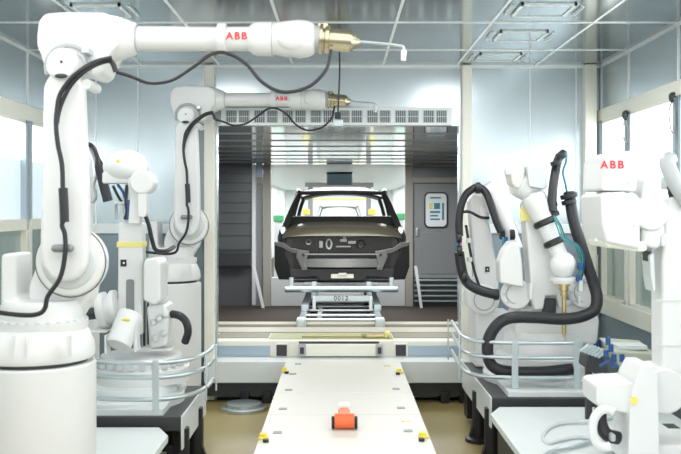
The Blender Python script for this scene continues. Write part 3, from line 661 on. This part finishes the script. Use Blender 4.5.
# ------------------------------------------------------------------ left middle opener robot
def opener():
    d = 6.8
    r = thing('opener_robot', 'white robot with rounded head and yellow dot behind the left railing', 'robot', P(128, 345, d), None)
    r.location.z = .66; ORG[r] = V(r.location.x, d, .66)
    MB().lathe((XX(140,d),d+.05,.66), (0,0,1), [(0,.36),(.1,.36),(.12,.32),(.19,.3)], 40).build('base', WHITE, r)
    MB().ppx([(118,222),(146,222),(147,335),(117,335)], d-.02, .14, .02, 3).build('column', WHITE, r)
    MB().ppx(rrect(126,279,135,322,3), d-.026, .03).build('slot', DGREY2, r)
    MB().bpx(116.5, 241, 147, 247.5, d-.026, .154, .005).build('band', PYEL, r, 'pale yellow band')
    lb = MB().bpx(120.5, 259.5, 127, 266.5, d-.026, .02).build('sticker', BLACK, r, 'small black square sticker')
    MB().bpx(123, 262, 124.8, 264, d-.03, .01).build('sticker_mark', PAPER, lb)
    # upper link between column and head
    MB().ppx([(121,190),(135,188),(140,226),(122,226)], d+.1, .14, .02).build('neck', WHITE, r)
    hc = P(126,167,d)
    MB().ball(hc, 1, (.172,.15,.128), 32).box(XX(105,d), XX(148,d), d-.1, d+.1, ZZ(184,d), ZZ(172,d), .02).build('head', WHITE, r)
    MB().ball((XX(123,d), d-.148, ZZ(162,d)), .014, (1,.3,1), 12).build('dot', YELLOW, r, 'yellow dot')
    MB().lathe((XX(147,d), d-.20, ZZ(183,d)), (0,1,0), [(0,.07),(.01,.085),(.02,.09),(.16,.09),(.18,.08)], 32).build('elbow', WHITE, r)
    MB().ppx([(127,178),(142,175),(145,190),(142,224),(128,224),(130,200)], d-.12, .10, .012).build('link', WHITE, r)
    MB().ppx(rrect(138,186,149,217,5), d-.19, .09, .015).build('forearm', WHITE, r)
    MB().tube(catmull([P(113,186,d), P(118,196,d-.02), P(123,203,d), P(127,203,d+.03)],5), .011).build('hose', BLACK, r)
    MB().tube(catmull([P(118,185,d), P(123,192,d-.03), P(126,200,d), P(128,205,d+.03)],5), .011).build('hose', BLUE, r)
    MB().tube(catmull([P(127,185,d), P(126,200,d-.02), P(127,212,d), P(125,219,d+.02)],5), .013).build('hose', DARK, r)
    MB().bpx(114.5, 201, 129, 204.5, d-.02, .1, .008).bpx(114.5, 204, 118, 219, d-.02, .1, .008).build('bracket', LGREY, r)
    MB().tube(catmull([P(128,200,d-.05), P(129,212,d-.05), P(128,220,d-.05)],5), .014).build('hose', BLUE, r)
    MB().tube(catmull([P(145,214,d-.1), P(149,226,d-.08), P(152,240,d-.05), P(156,250,d), P(166,251,d+.1), P(174,247,d+.3)],6), .016).build('hose', BLACK, r)
    # shield box, motors
    MB().ppx([(146,257),(163,255),(168,262),(168,300),(160,306),(143,300),(143,262)], d-.16, .3, .02, 3).build('motor_box', WHITE, r)
    MB().ppx([(146,302),(172,300),(176,318),(174,346),(150,350)], d-.05, .3, .03, 3).build('lower_housing', WHITE, r)
    MB().bpx(139, 300, 149, 346, d+.04, .1).build('gap', DARK, r)
    for q in (141.5, 145.5): MB().bpx(q, 298, q+1.8, 348, d+.0, .03, .004).build('guide_rod', GALV, r)
    for px, py in ((154,322),(160,318),(166,314),(156,338),(164,333)):
        MB().lathe(P(px,py,d-.05), (0,-1,0), [(0,.026),(.02,.026),(.03,.018),(.045,.018),(.05,.01)], 14).build('cap_screw', LGREY, r)
    MB().bpx(150, 346, 176, 351, d-.12, .2, .01).build('foot_plate', WHITE, r)
    a, b = P(131,314,d-.2), P(118,346,d-.34)
    cm = MB().cyl(a, b, .092, bev=.012, seg=36).build('motor', WHITE, r, 'white cylinder motor')
    ax = (b-a).normalized(); nn = (V(0,-1,0)+ax*ax.y).normalized()
    MB().ball(a.lerp(b,.35)+nn*.09, .032, (1,.35,.4), 12).build('sticker', YELLOW, cm, 'yellow sticker')
    MB().lathe(P(97,312,d-.05), P(118,308,d)-P(97,312,d), [(0,.07),(.02,.13),(.05,.14),(.08,.14),(.085,.115),(.12,.115),(.125,.14),(.16,.14)], 32).build('flange_motor', WHITE, r)
    MB().bpx(88, 326, 116, 333, d-.25, .3, .01).build('shelf', WHITE, r)
    MB().ppx([(133,326),(139,326),(141,352),(133,352)], d-.3, .12, .01).build('motor_mount', WHITE, r)
    MB().ppx([(104,333),(109,333),(111,354),(104,354)], d-.36, .12, .01).build('motor_mount', WHITE, r)
    MB().cyl(P(88,314,d-.1), P(96,313,d-.1), .045).build('shaft', DARK, r)
    MB().tube(catmull([P(172,314,d+.05), P(180,316,d), P(186,322,d), P(188,332,d), P(185,342,d+.05)],5), .03).build('ring_hose', BLACK, r)
    for q in range(12):
        tt = MB()
        aa = math.radians(200+q*14); tt.box(-.02,.02,-.012,.012,-.0,.05, .004, M=Matrix.Translation(V(XX(140,d)+.34*math.cos(aa), d+.05+.34*math.sin(aa), .78)))
        tt.build('bolt', LGREY, r)
    return r
opener()
# hose of the robot hidden behind the foreground column
d = 7.4
hb = thing('hose_robot', 'thin white arm with black hose peeking out right of the foreground upright', 'robot arm', P(92, 335, d)); hb.location.z = 0; ORG[hb] = V(hb.location.x, d, 0)
MB().ppx([(82,150),(92,160),(95,200),(92,240),(94,300),(80,300)], d, .12, .015).build('arm', WHITE, hb)
MB().box(XX(78,d), XX(95,d), d-.0, d+.16, 0, ZZ(295,d), .02).build('stand', WHITE, hb)
MB().tube(catmull([P(88,144,d-.05), P(93,147,d-.06), P(97,156,d-.07), P(99,165,d-.07), P(103,182,d-.06), P(108,201,d-.06)],6), lambda t: .018+.022*min(1,max(0,(t-.45)*6))).build('hose', BLACK, hb)
MB().tube(catmull([P(89,146,d-.03), P(95,160,d-.04), P(97,172,d-.04), P(94,185,d-.02), P(96,196,d-.02), P(93,203,d)],6), .012).build('cable', GREY, hb)
MB().bpx(96, 160, 102, 166, d-.1, .08, .01).build('hose_clamp', DARK, hb)

# ------------------------------------------------------------------ right robots
def right_main():
    d = 7.4
    r = thing('handling_robot', 'white robot with thick black hose loop inside the right railing', 'robot', P(545, 360, d)); r.location.z = .66; ORG[r] = V(r.location.x, d, .66)
    MB().lathe((XX(548,d),d+.15,.66), (0,0,1), [(0,.40),(.08,.40),(.1,.34),(.22,.33),(.28,.3)], 44).build('base', WHITE, r)
    MB().ppx([(505,318),(512,300),(595,300),(600,318),(597,345),(508,345)], d-.05, .42, .03, 3).build('turret', WHITE, r)
    MB().cyl(P(516,294,d-.1), P(516,294,d+.25), .125, bev=.02, seg=36).build('axis_motor', WHITE, r)
    MB().cyl(P(584,292,d-.1), P(584,292,d+.25), .13, bev=.02, seg=36).build('axis_motor', WHITE, r)
    # lower arm
    MB().ppx([(519,205),(526,193),(540,190),(549,200),(559,245),(567,296),(562,308),(557,308),(555,296),(543,296),(540,310),(530,310),(527,300),(523,250)], d-.16, .22, .022, 3).build('lower_arm', WHITE, r)
    MB().bpx(542, 298, 556, 316, d-.17, .1).build('arm_gap', DARK, r)
    MB().ppx([(519.5,209),(526,203),(533,212),(534,219),(521,222)], d-.17, .02, .004).build('sticker', PYEL, r, 'pale yellow sticker')
    for px, py, rr in ((516,294,.125),(584,292,.13)):
        c0 = P(px,py,d-.1)
        MB().tube([(c0.x+rr*.62*math.cos(q), c0.y-.002, c0.z+rr*.62*math.sin(q)) for q in (2*math.pi*w/32 for w in range(32))], .005, 6, True).build('face_groove', GREY, r)
        for w in range(8):
            q = 2*math.pi*w/8; MB().cyl((c0.x+rr*.78*math.cos(q), c0.y-.008, c0.z+rr*.78*math.sin(q)), (c0.x+rr*.78*math.cos(q), c0.y+.01, c0.z+rr*.78*math.sin(q)), .010, seg=10).build('bolt', LGREY, r)
    # elbow and motor head
    MB().lathe(P(516,180,d-.05), P(534,190,d)-P(516,180,d-.05), [(0,.07),(.02,.12),(.08,.125),(.16,.12),(.22,.10)], 32).build('elbow', WHITE, r)
    MB().ppx([(503,170),(506,162),(520,161),(526,168),(524,182),(516,190),(508,186)], d-.16, .26, .025, 3).build('head', CREAM, r)
    MB().bpx(504.5, 167, 511, 175, d-.17, .03, .008).build('head_mark', LGREY, r)
    MB().ppx([(521,166),(526,165),(545,168),(548,187),(543,190),(524,187)], d-.2, .22, .015).build('motor_cover', LGREY, r, 'light grey motor cover')
    # forearm
    a, b = P(532,196,d-.2), P(563,262,d-.28)
    MB().lathe(a, b-a, [(0,.085),(.02,.095),(.1,.092),(.26,.068),(.3,.064),((b-a).length,.062)], 32).build('forearm', WHITE, r)
    for t, rr in ((.36,.076),(.66,.070)):
        p = a.lerp(b,t); q = (b-a).normalized()
        MB().lathe(p, q, [(0,rr),(.012,rr+.014),(.04,rr+.014),(.052,rr)], 28).build('clamp_ring', BLACK, r)
    MB().ball(P(563,265,d-.3), .102, (1,1,1.05), 28).build('wrist', WHITE, r)
    MB().lathe(P(563,277,d-.3), (0,0,-1), [(0,.10),(.03,.10),(.032,.085),(.05,.085)], 28).build('wrist_flange', WHITE, r)
    tl = MB().lathe(P(564,283,d-.3), (0,0,-1), [(0,.05),(.02,.05),(.022,.035),(.06,.035),(.065,.028),(.10,.028),(.105,.018),(.40,.018),(.405,.012),(.43,.012)], 20).build('gripper_rod', BRASS, r, 'brass rod tool')
    MB().ball(P(563,340,d-.3), .024, (1,1,1.2), 12).build('rod_tip', LGREY, tl)
    # white shield box
    MB().ppx([(495,262),(500,250),(509,240),(519,243),(522,262),(524,288),(496,283)], d-.2, .2, .018, 3).build('motor_box', WHITE, r)
    # hoses
    yh = d-.34
    MB().tube(catmull([P(564,153,d-.1), P(558,160,d-.14), P(554,180,d-.2), P(552,200,d-.24), P(553,212,d-.26)],6), lambda t: .036).build('hose', BLACK, r, 'upper black hose')
    MB().tube(catmull([P(560,153,d-.1), P(566,152,d-.12), P(566,162,d-.15), P(563,172,d-.18), P(566,186,d-.2), P(567,195,d-.2)],6), .009).build('cable', CYANH, r)
    MB().tube(catmull([P(569,192,d-.2), P(571,206,d-.22), P(574,222,d-.26), P(580,242,d-.28), P(587,264,d-.28), P(594,285,d-.28), P(597,298,d-.3), P(594,310,d-.32), P(580,317,d-.36), P(560,319,d-.37), P(535,317.5,d-.37), P(510,318,d-.37), P(496,326,d-.36), P(488,342,d-.35), P(489,360,d-.34), P(497,369,d-.34), P(515,372,d-.34), P(545,372,d-.34), P(572,369,d-.32)],7), .046, 14).build('hose', BLACK, r, 'long thick black hose looping round the base')
    for px, py, rr in ((551,205,.052),(553,214,.05),(569,196,.07),(569,202,.06),(556,163,.045),(561,155,.044)):
        MB().cyl(P(px-.5,py-2.2,d-.22), P(px+.5,py+2.2,d-.22), rr, bev=.006).build('hose_clamp', BLACK, r)
    for k, (o1, m) in enumerate(((0,CYANH),(2.2,GREEN),(4,BLUE))):
        MB().tube(catmull([P(553+o1*.3,215,d-.26), P(557+o1,226,d-.34), P(562+o1,238,d-.38), P(575+o1,246,d-.38), P(580+o1,258,d-.36), P(579+o1,272,d-.34), P(577+o1,280,d-.3)],6), .006).build('air_hose', m, r)
    for q in (MB().bpx(577, 262, 583, 270, d-.4, .06, .008), MB().bpx(575, 274, 580, 282, d-.38, .06, .008)): q.build('fitting', BLUE, r)
    for q in (MB().bpx(576, 280, 583, 292, d-.36, .08, .01), MB().bpx(576, 295, 581, 304, d-.36, .08, .01)): q.build('valve', LGREY, r)
    MB().bpx(527, 283, 533, 300, d-.24, .1, .008).build('bracket', WHITE, r)
    return r
right_main()
def right_back():
    d = 8.15
    r = thing('handling_robot', 'farther white robot with arched black hose beside the right opening post', 'robot', P(488, 355, d)); r.location.z = .0; ORG[r] = V(r.location.x, d, 0)
    MB().box(XX(474,d), XX(512,d), d-.05, d+.35, .52, ZZ(312,d), .03).build('base', WHITE, r)
    MB().lathe(P(484,300,d-.12), (0,1,0), [(0,.12),(.015,.14),(.1,.145),(.3,.145)], 32).build('pivot_disc', WHITE, r)
    c0 = P(484,300,d-.12)
    MB().tube([(c0.x+.09*math.cos(q), c0.y-.002, c0.z+.09*math.sin(q)) for q in (2*math.pi*w/32 for w in range(32))], .006, 6, True).build('face_groove', GREY, r)
    MB().ppx([(466,200),(472,193),(482,196),(486,208),(492,240),(499,280),(498,300),(480,306),(474,290),(470,240)], d-.1, .18, .02, 3).build('lower_arm', WHITE, r)
    sq = MB().bpx(485, 266.5, 489.5, 272, d-.112, .02).build('sticker', BLACK, r, 'small black square sticker')
    MB().bpx(486.7, 268.5, 488, 270, d-.118, .02).build('sticker_mark', PAPER, sq)
    MB().lathe(P(481,186,d), P(497,212,d)-P(481,186,d), [(0,.08),(.02,.11),(.2,.11),(.24,.085)], 28).build('elbow', WHITE, r)
    a, b = P(492,193,d-.1), P(516,250,d-.22)
    MB().lathe(a, b-a, [(0,.10),(.1,.10),(.3,.075),((b-a).length,.065)], 28).build('forearm', WHITE, r)
    MB().bpx(478, 207, 489, 219, d-.13, .1, .015).build('motor', WHITE, r)
    MB().tube(catmull([P(459.5,236,d-.2), P(459,222,d-.2), P(460.5,208,d-.2), P(465,196,d-.2), P(472,189.5,d-.2), P(479,187.5,d-.2), P(486,193,d-.22), P(491,205,d-.25), P(496,220,d-.28), P(501,232,d-.3)],7), .034, 12).build('hose', BLACK, r, 'black hose arching over the elbow')
    MB().tube(catmull([P(462,212,d-.22), P(470,212,d-.24), P(480,217,d-.24), P(489,218,d-.22)],6), .013).build('cable', BLACK, r)
    MB().tube(catmull([P(459,252,d-.2), P(461,265,d-.2), P(464,277,d-.2), P(470,285,d-.22), P(482,291,d-.26), P(498,295,d-.3)],7), .044, 12).build('hose', BLACK, r, 'lower black hose')
    MB().tube(catmull([P(466,225,d-.15), P(470,250,d-.15), P(474,270,d-.15), P(479,285,d-.15)],6), .012).build('cable', BLACK, r)
    for px, py, rr in ((478,188,.05),(459,238,.042),(459.5,251,.046),(464,277,.05),(496,294.5,.05),(502,234,.05),(512,235,.05)):
        MB().cyl(P(px-2.5,py,d-.24), P(px+2.5,py,d-.24), rr, bev=.008).build('hose_clamp', BLACK, r)
    for k, m in enumerate((CYANH, BLUE, PINKH)):
        MB().tube(catmull([P(457.5+k*1.8,238,d-.22), P(457+k*2,244,d-.23), P(457.5+k*1.8,251,d-.22)],4), .009).build('air_hose', m, r)
        MB().tube(catmull([P(503+k*2,237,d-.33), P(503+k*2.4,244,d-.34), P(505+k*1.8,253,d-.32)],4), .010).build('air_hose', (CYANH,BLUE,BLUE)[k], r)
    for q in ((466,238),(467,257),(469,276)): MB().bpx(q[0], q[1], q[0]+5.5, q[1]+5, d-.2, .06, .008).build('bracket', LGREY, r)
    return r
right_back()
def right_front():
    d = 5.2
    r = thing('arm_robot', 'large white robot with red letters on its boxy head at the right edge', 'robot', P(660, 454, d)); r.location.z = .48; ORG[r] = V(r.location.x, d, .48)
    # boxy head, upper and lower half
    MB().ppx([(582,192),(584,162),(590,153),(636,150),(640,156),(634,193)], d-.20, .40, .02, 3).build('head_top', WHITE, r)
    MB().ppx([(580,193),(634,193),(640,200),(641,250),(588,243),(581,226)], d-.22, .44, .025, 3).build('head_bottom', WHITE, r)
    MB().ppx([(586,240),(600,236),(645,240),(648,250),(640,252),(592,247)], d-.18, .36, .012).build('head_lip', CREAM, r)
    text('ABB', 'letters', P(612.2, 165, d-.204), .062, RED, r, 'red letters on the head', bold=.02, spacing=1.3)
    for px, py in ((630,182),(596,240),(634,225)): MB().cyl(P(px,py,d-.245), P(px,py,d-.2), .009, seg=10).build('screw', LGREY, r)
    MB().ppx([(634,178),(645,174),(657,178),(662,190),(666,240),(654,250),(632,246),(630,196)], d-.12, .2, .03, 3).build('shoulder', WHITE, r)
    MB().cyl(P(652,213,d-.15), P(652,213,d-.15)+V(0,.3,0), .10, bev=.02, seg=36).build('pivot_disc', WHITE, r)
    MB().ppx([(656,205),(664,196),(674,198),(684,216),(692,250),(692,384),(651,390),(650,260)], d-.07, .2, .025, 3).build('lower_arm', WHITE, r)
    MB().bpx(642, 250, 652, 262, d-.1, .1, .01).build('joint_gap', DARK, r)
    MB().ppx([(641,254),(652,252),(656,290),(650,292),(644,276)], d-.12, .14, .012).build('strut', LGREY, r)
    MB().tube(catmull([P(670,158,d-.02), P(667,163,d-.05), P(671,174,d-.08), P(677,186,d-.1), P(690,206,d-.1)],6), .045, 14).build('hose', GREY, r, 'thick dark grey hose at the top')
    MB().tube(catmull([P(672,186,d), P(675,200,d-.02), P(682,208,d-.02)],5), .03).build('hose', BLACK, r)
    MB().bpx(660, 176, 672, 190, d+.1, .1, .01).build('motor', LGREY, r)
    for a, b in ((655,300),(657,345)): MB().bpx(a, b, 692, b+1.2, d-.075, .01).build('seam', LGREY, r)
    MB().ppx([(655,235),(664,232),(668,240),(664,248),(656,246)], d-.135, .1, .01).build('joint_bracket', LGREY, r)
    # base
    MB().ppx([(582,378),(587,375),(636,372),(640,413),(630,415),(586,406),(582,400)], d-.16, .3, .02, 3).build('base_box', WHITE, r)
    MB().ppx([(614,404),(621,372),(632,357),(650,357),(657,366),(660,460),(660,463.2),(612,463.2)], d-.2, .3, .025, 3).build('base_bracket', WHITE, r)
    MB().cyl(P(666,392,d-.12), P(666,392,d-.12)+V(0,.3,0), .13, bev=.02, seg=36).build('pivot_base', WHITE, r)
    MB().ppx([(598,436),(606,428),(650,424),(700,424),(700,463.2),(598,463.2)], d-.14, .5, .03, 3).build('base_foot', WHITE, r)
    MB().bpx(662, 424, 680, 428, d-.17, .1, .006).build('base_gap', DARK, r)
    MB().cyl(P(634,400.5,d-.21), P(634,400.5,d-.195), .02, seg=20).build('tag', YELLOW, r, 'yellow round tag')
    MB().tube([P(606,428,d-.2)+V(.075*math.cos(t), 0, .105*math.sin(t)) for t in [math.radians(q) for q in range(60,300,12)]], .026, 12).build('cable_ring', WHITE, r)
    MB().tube(catmull([P(602,405,d-.1), P(600,420,d-.12), P(606,434,d-.14), P(618,438,d-.12)],6), .038, 12).build('hose', BLACK, r, 'black hose behind the white ring')
    MB().bpx(608, 432, 616, 442, d-.22, .06, .008).build('cable_clip', GREY, r)
    return r
right_front()

# ------------------------------------------------------------------ small things at the right
d = 6.5
cn = thing('control_console', 'worn grey control console near the right wall', 'console', P(632, 362, d)); cn.location.z = .48; ORG[cn] = V(cn.location.x, d, .48)
MB().prism([P(612,351,d), P(656,354,d), P(656,368,d), P(618,366,d), P(616,356,d)], V(0,.35,.05), .012).build('console_body', CONS, cn)
cxx = P(634,354,d)
MB().box(XX(620,d), XX(650,d), d+.05, d+.22, ZZ(351,d)+.0, ZZ(349.5,d)+.02, .004).build('panel_label', LGREY, cn)
MB().box(XX(626,d), XX(648,d), d+.05, d+.18, .48, ZZ(366,d), .01).build('stand', GREY, cn)
fb = thing('hose_manifold', 'dark manifold with blue fittings left of the console', 'manifold', P(598, 372, 6.2)); d = 6.15; fb.location.z = .48; ORG[fb] = V(fb.location.x, 6.2, .48)
MB().ppx([(580,352),(596,348),(604,360),(610,372),(590,374),(578,366)], d+.1, .2, .012).build('manifold_body', DARK, fb)
MB().box(XX(592,d), XX(598,d), d+.14, d+.18, .48, ZZ(368,d)).build('stand', DARK, fb)
for k in range(6):
    p = P(581+k*3.4, 351+k*1.2, d+.08); MB().cyl(p, p+V(.05,-.03,.05), .014, seg=12).build('tube_stub', GALV, fb)
for px, py in ((608,345),(606,358),(614,362),(622,362),(611,352)):
    p = P(px,py,d-.02); MB().cyl(p, p+V(0,0,.055), .017, bev=.004, seg=14).build('fitting', BLUE, fb)
MB().tube(catmull([P(600,366,d), P(608,362,d-.03), P(613,366,d-.03), P(618,366,d-.02)],6), .011).build('hose', BLUE, fb)
d = 7.9
ap = thing('air_pipe', 'thin upright pipe with a blue connector before the right wall', 'pipe', P(597, 345, d)); ap.location.z = 0; ORG[ap] = V(ap.location.x, d, 0)
MB().tube([V(XX(597,d), d, 0), V(XX(597,d), d, ZZ(255,d))], .010).build('pipe', POST, ap)
MB().cyl(P(597,347,d), P(597,339,d), .03, bev=.006).build('connector', BLUE, ap)
d0 = None
lc = MB()
def onz(px, py, z): dd = (CAMZ-z)*F/(py-CY); return V(XX(px,dd), dd, z)
lc.tube(catmull([onz(618,417,.49), onz(590,421,.50), onz(562,423,.495), onz(548,429,.49), onz(543,437,.49), onz(548,443,.49), onz(560,440,.495), onz(580,437,.495), onz(604,441,.495)],7), .012)
one(lc, 'loose_cable', LGREY, 'pale cable looped on the right track cover', 'cable')
one(MB().tube(catmull([onz(604,436,.51), onz(585,443,.5), onz(570,447,.5), onz(555,450,.5), onz(540,458,.5)],7), .013), 'loose_cable', GALV, 'grey cable lying across the near right track cover', 'cable')
# silver disc stack on the floor under the threshold
ds = thing('floor_disc', 'flat silver disc lying on the floor left of the deck', 'disc', P(242, 412, 8.6)); ds.location.z = 0; ORG[ds] = V(ds.location.x, 8.6, 0)
x0 = XX(242,8.6)
MB().lathe((x0,8.75,0), (0,0,1), [(0,.22),(.03,.22),(.035,.2)], 32).build('disc_lower', GALV, ds)
MB().lathe((x0,8.75,.035), (0,0,1), [(0,.17),(.03,.17)], 32).build('disc_upper', GALV, ds)

# ------------------------------------------------------------------ light
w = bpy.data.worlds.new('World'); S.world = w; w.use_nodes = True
nt = w.node_tree; bg = nt.nodes['Background']     # pale surroundings; bright horizon band added for the end wall to reflect
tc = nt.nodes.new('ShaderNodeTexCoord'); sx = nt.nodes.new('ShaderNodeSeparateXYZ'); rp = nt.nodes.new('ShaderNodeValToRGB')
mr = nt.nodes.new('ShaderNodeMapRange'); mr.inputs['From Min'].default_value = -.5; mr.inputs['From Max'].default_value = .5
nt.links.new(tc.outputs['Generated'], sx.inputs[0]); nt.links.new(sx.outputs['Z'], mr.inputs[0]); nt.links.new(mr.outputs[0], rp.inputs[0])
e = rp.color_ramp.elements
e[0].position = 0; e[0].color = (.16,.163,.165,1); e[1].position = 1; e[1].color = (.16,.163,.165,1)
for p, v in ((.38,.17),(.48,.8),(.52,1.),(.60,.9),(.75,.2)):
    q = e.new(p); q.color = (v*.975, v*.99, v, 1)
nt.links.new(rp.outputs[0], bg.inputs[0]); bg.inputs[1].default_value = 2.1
def area(loc, sx, sy, e, rot=(0,0,0), col=(1,1,1)):
    l = bpy.data.lights.new('unseen_light', 'AREA'); l.shape = 'RECTANGLE'; l.size = sx; l.size_y = sy; l.energy = e; l.color = col
    o = bpy.data.objects.new('unseen_light', l); C.objects.link(o); o.location = loc; o.rotation_euler = rot; return o
area((0, 3.2, H-.05), 4.6, 3.0, 62)
area((-1.3, 6.6, H-.05), .6, 2.4, 18); area((1.3, 6.6, H-.05), .6, 2.4, 18)
area((0, 11, TZ-.02), 4, 1.5, 70); area((0, 15.5, TZ-.02), 4, 1.5, 115)  # unseen lamps added to brighten the tunnel
for y in (21, 26, 31, 36, 41): area((0, y, BZ-.05), 4, 3.5, 150)

# ------------------------------------------------------------------ camera
cam = bpy.data.cameras.new('camera'); co = bpy.data.objects.new('camera', cam); C.objects.link(co)
co.location = (0, 0, CAMZ); co.rotation_euler = (math.pi/2, 0, 0)
cam.sensor_width = 36; cam.lens = 36*F/681
cam.shift_x = (340.5-CX)/681; cam.shift_y = -(227-CY)/681
cam.dof.use_dof = True; cam.dof.focus_distance = 9.5; cam.dof.aperture_fstop = 4.0
S.camera = co
S.view_settings.view_transform = 'Standard'; S.view_settings.look = 'None'; S.view_settings.gamma = 1; S.view_settings.exposure = .74
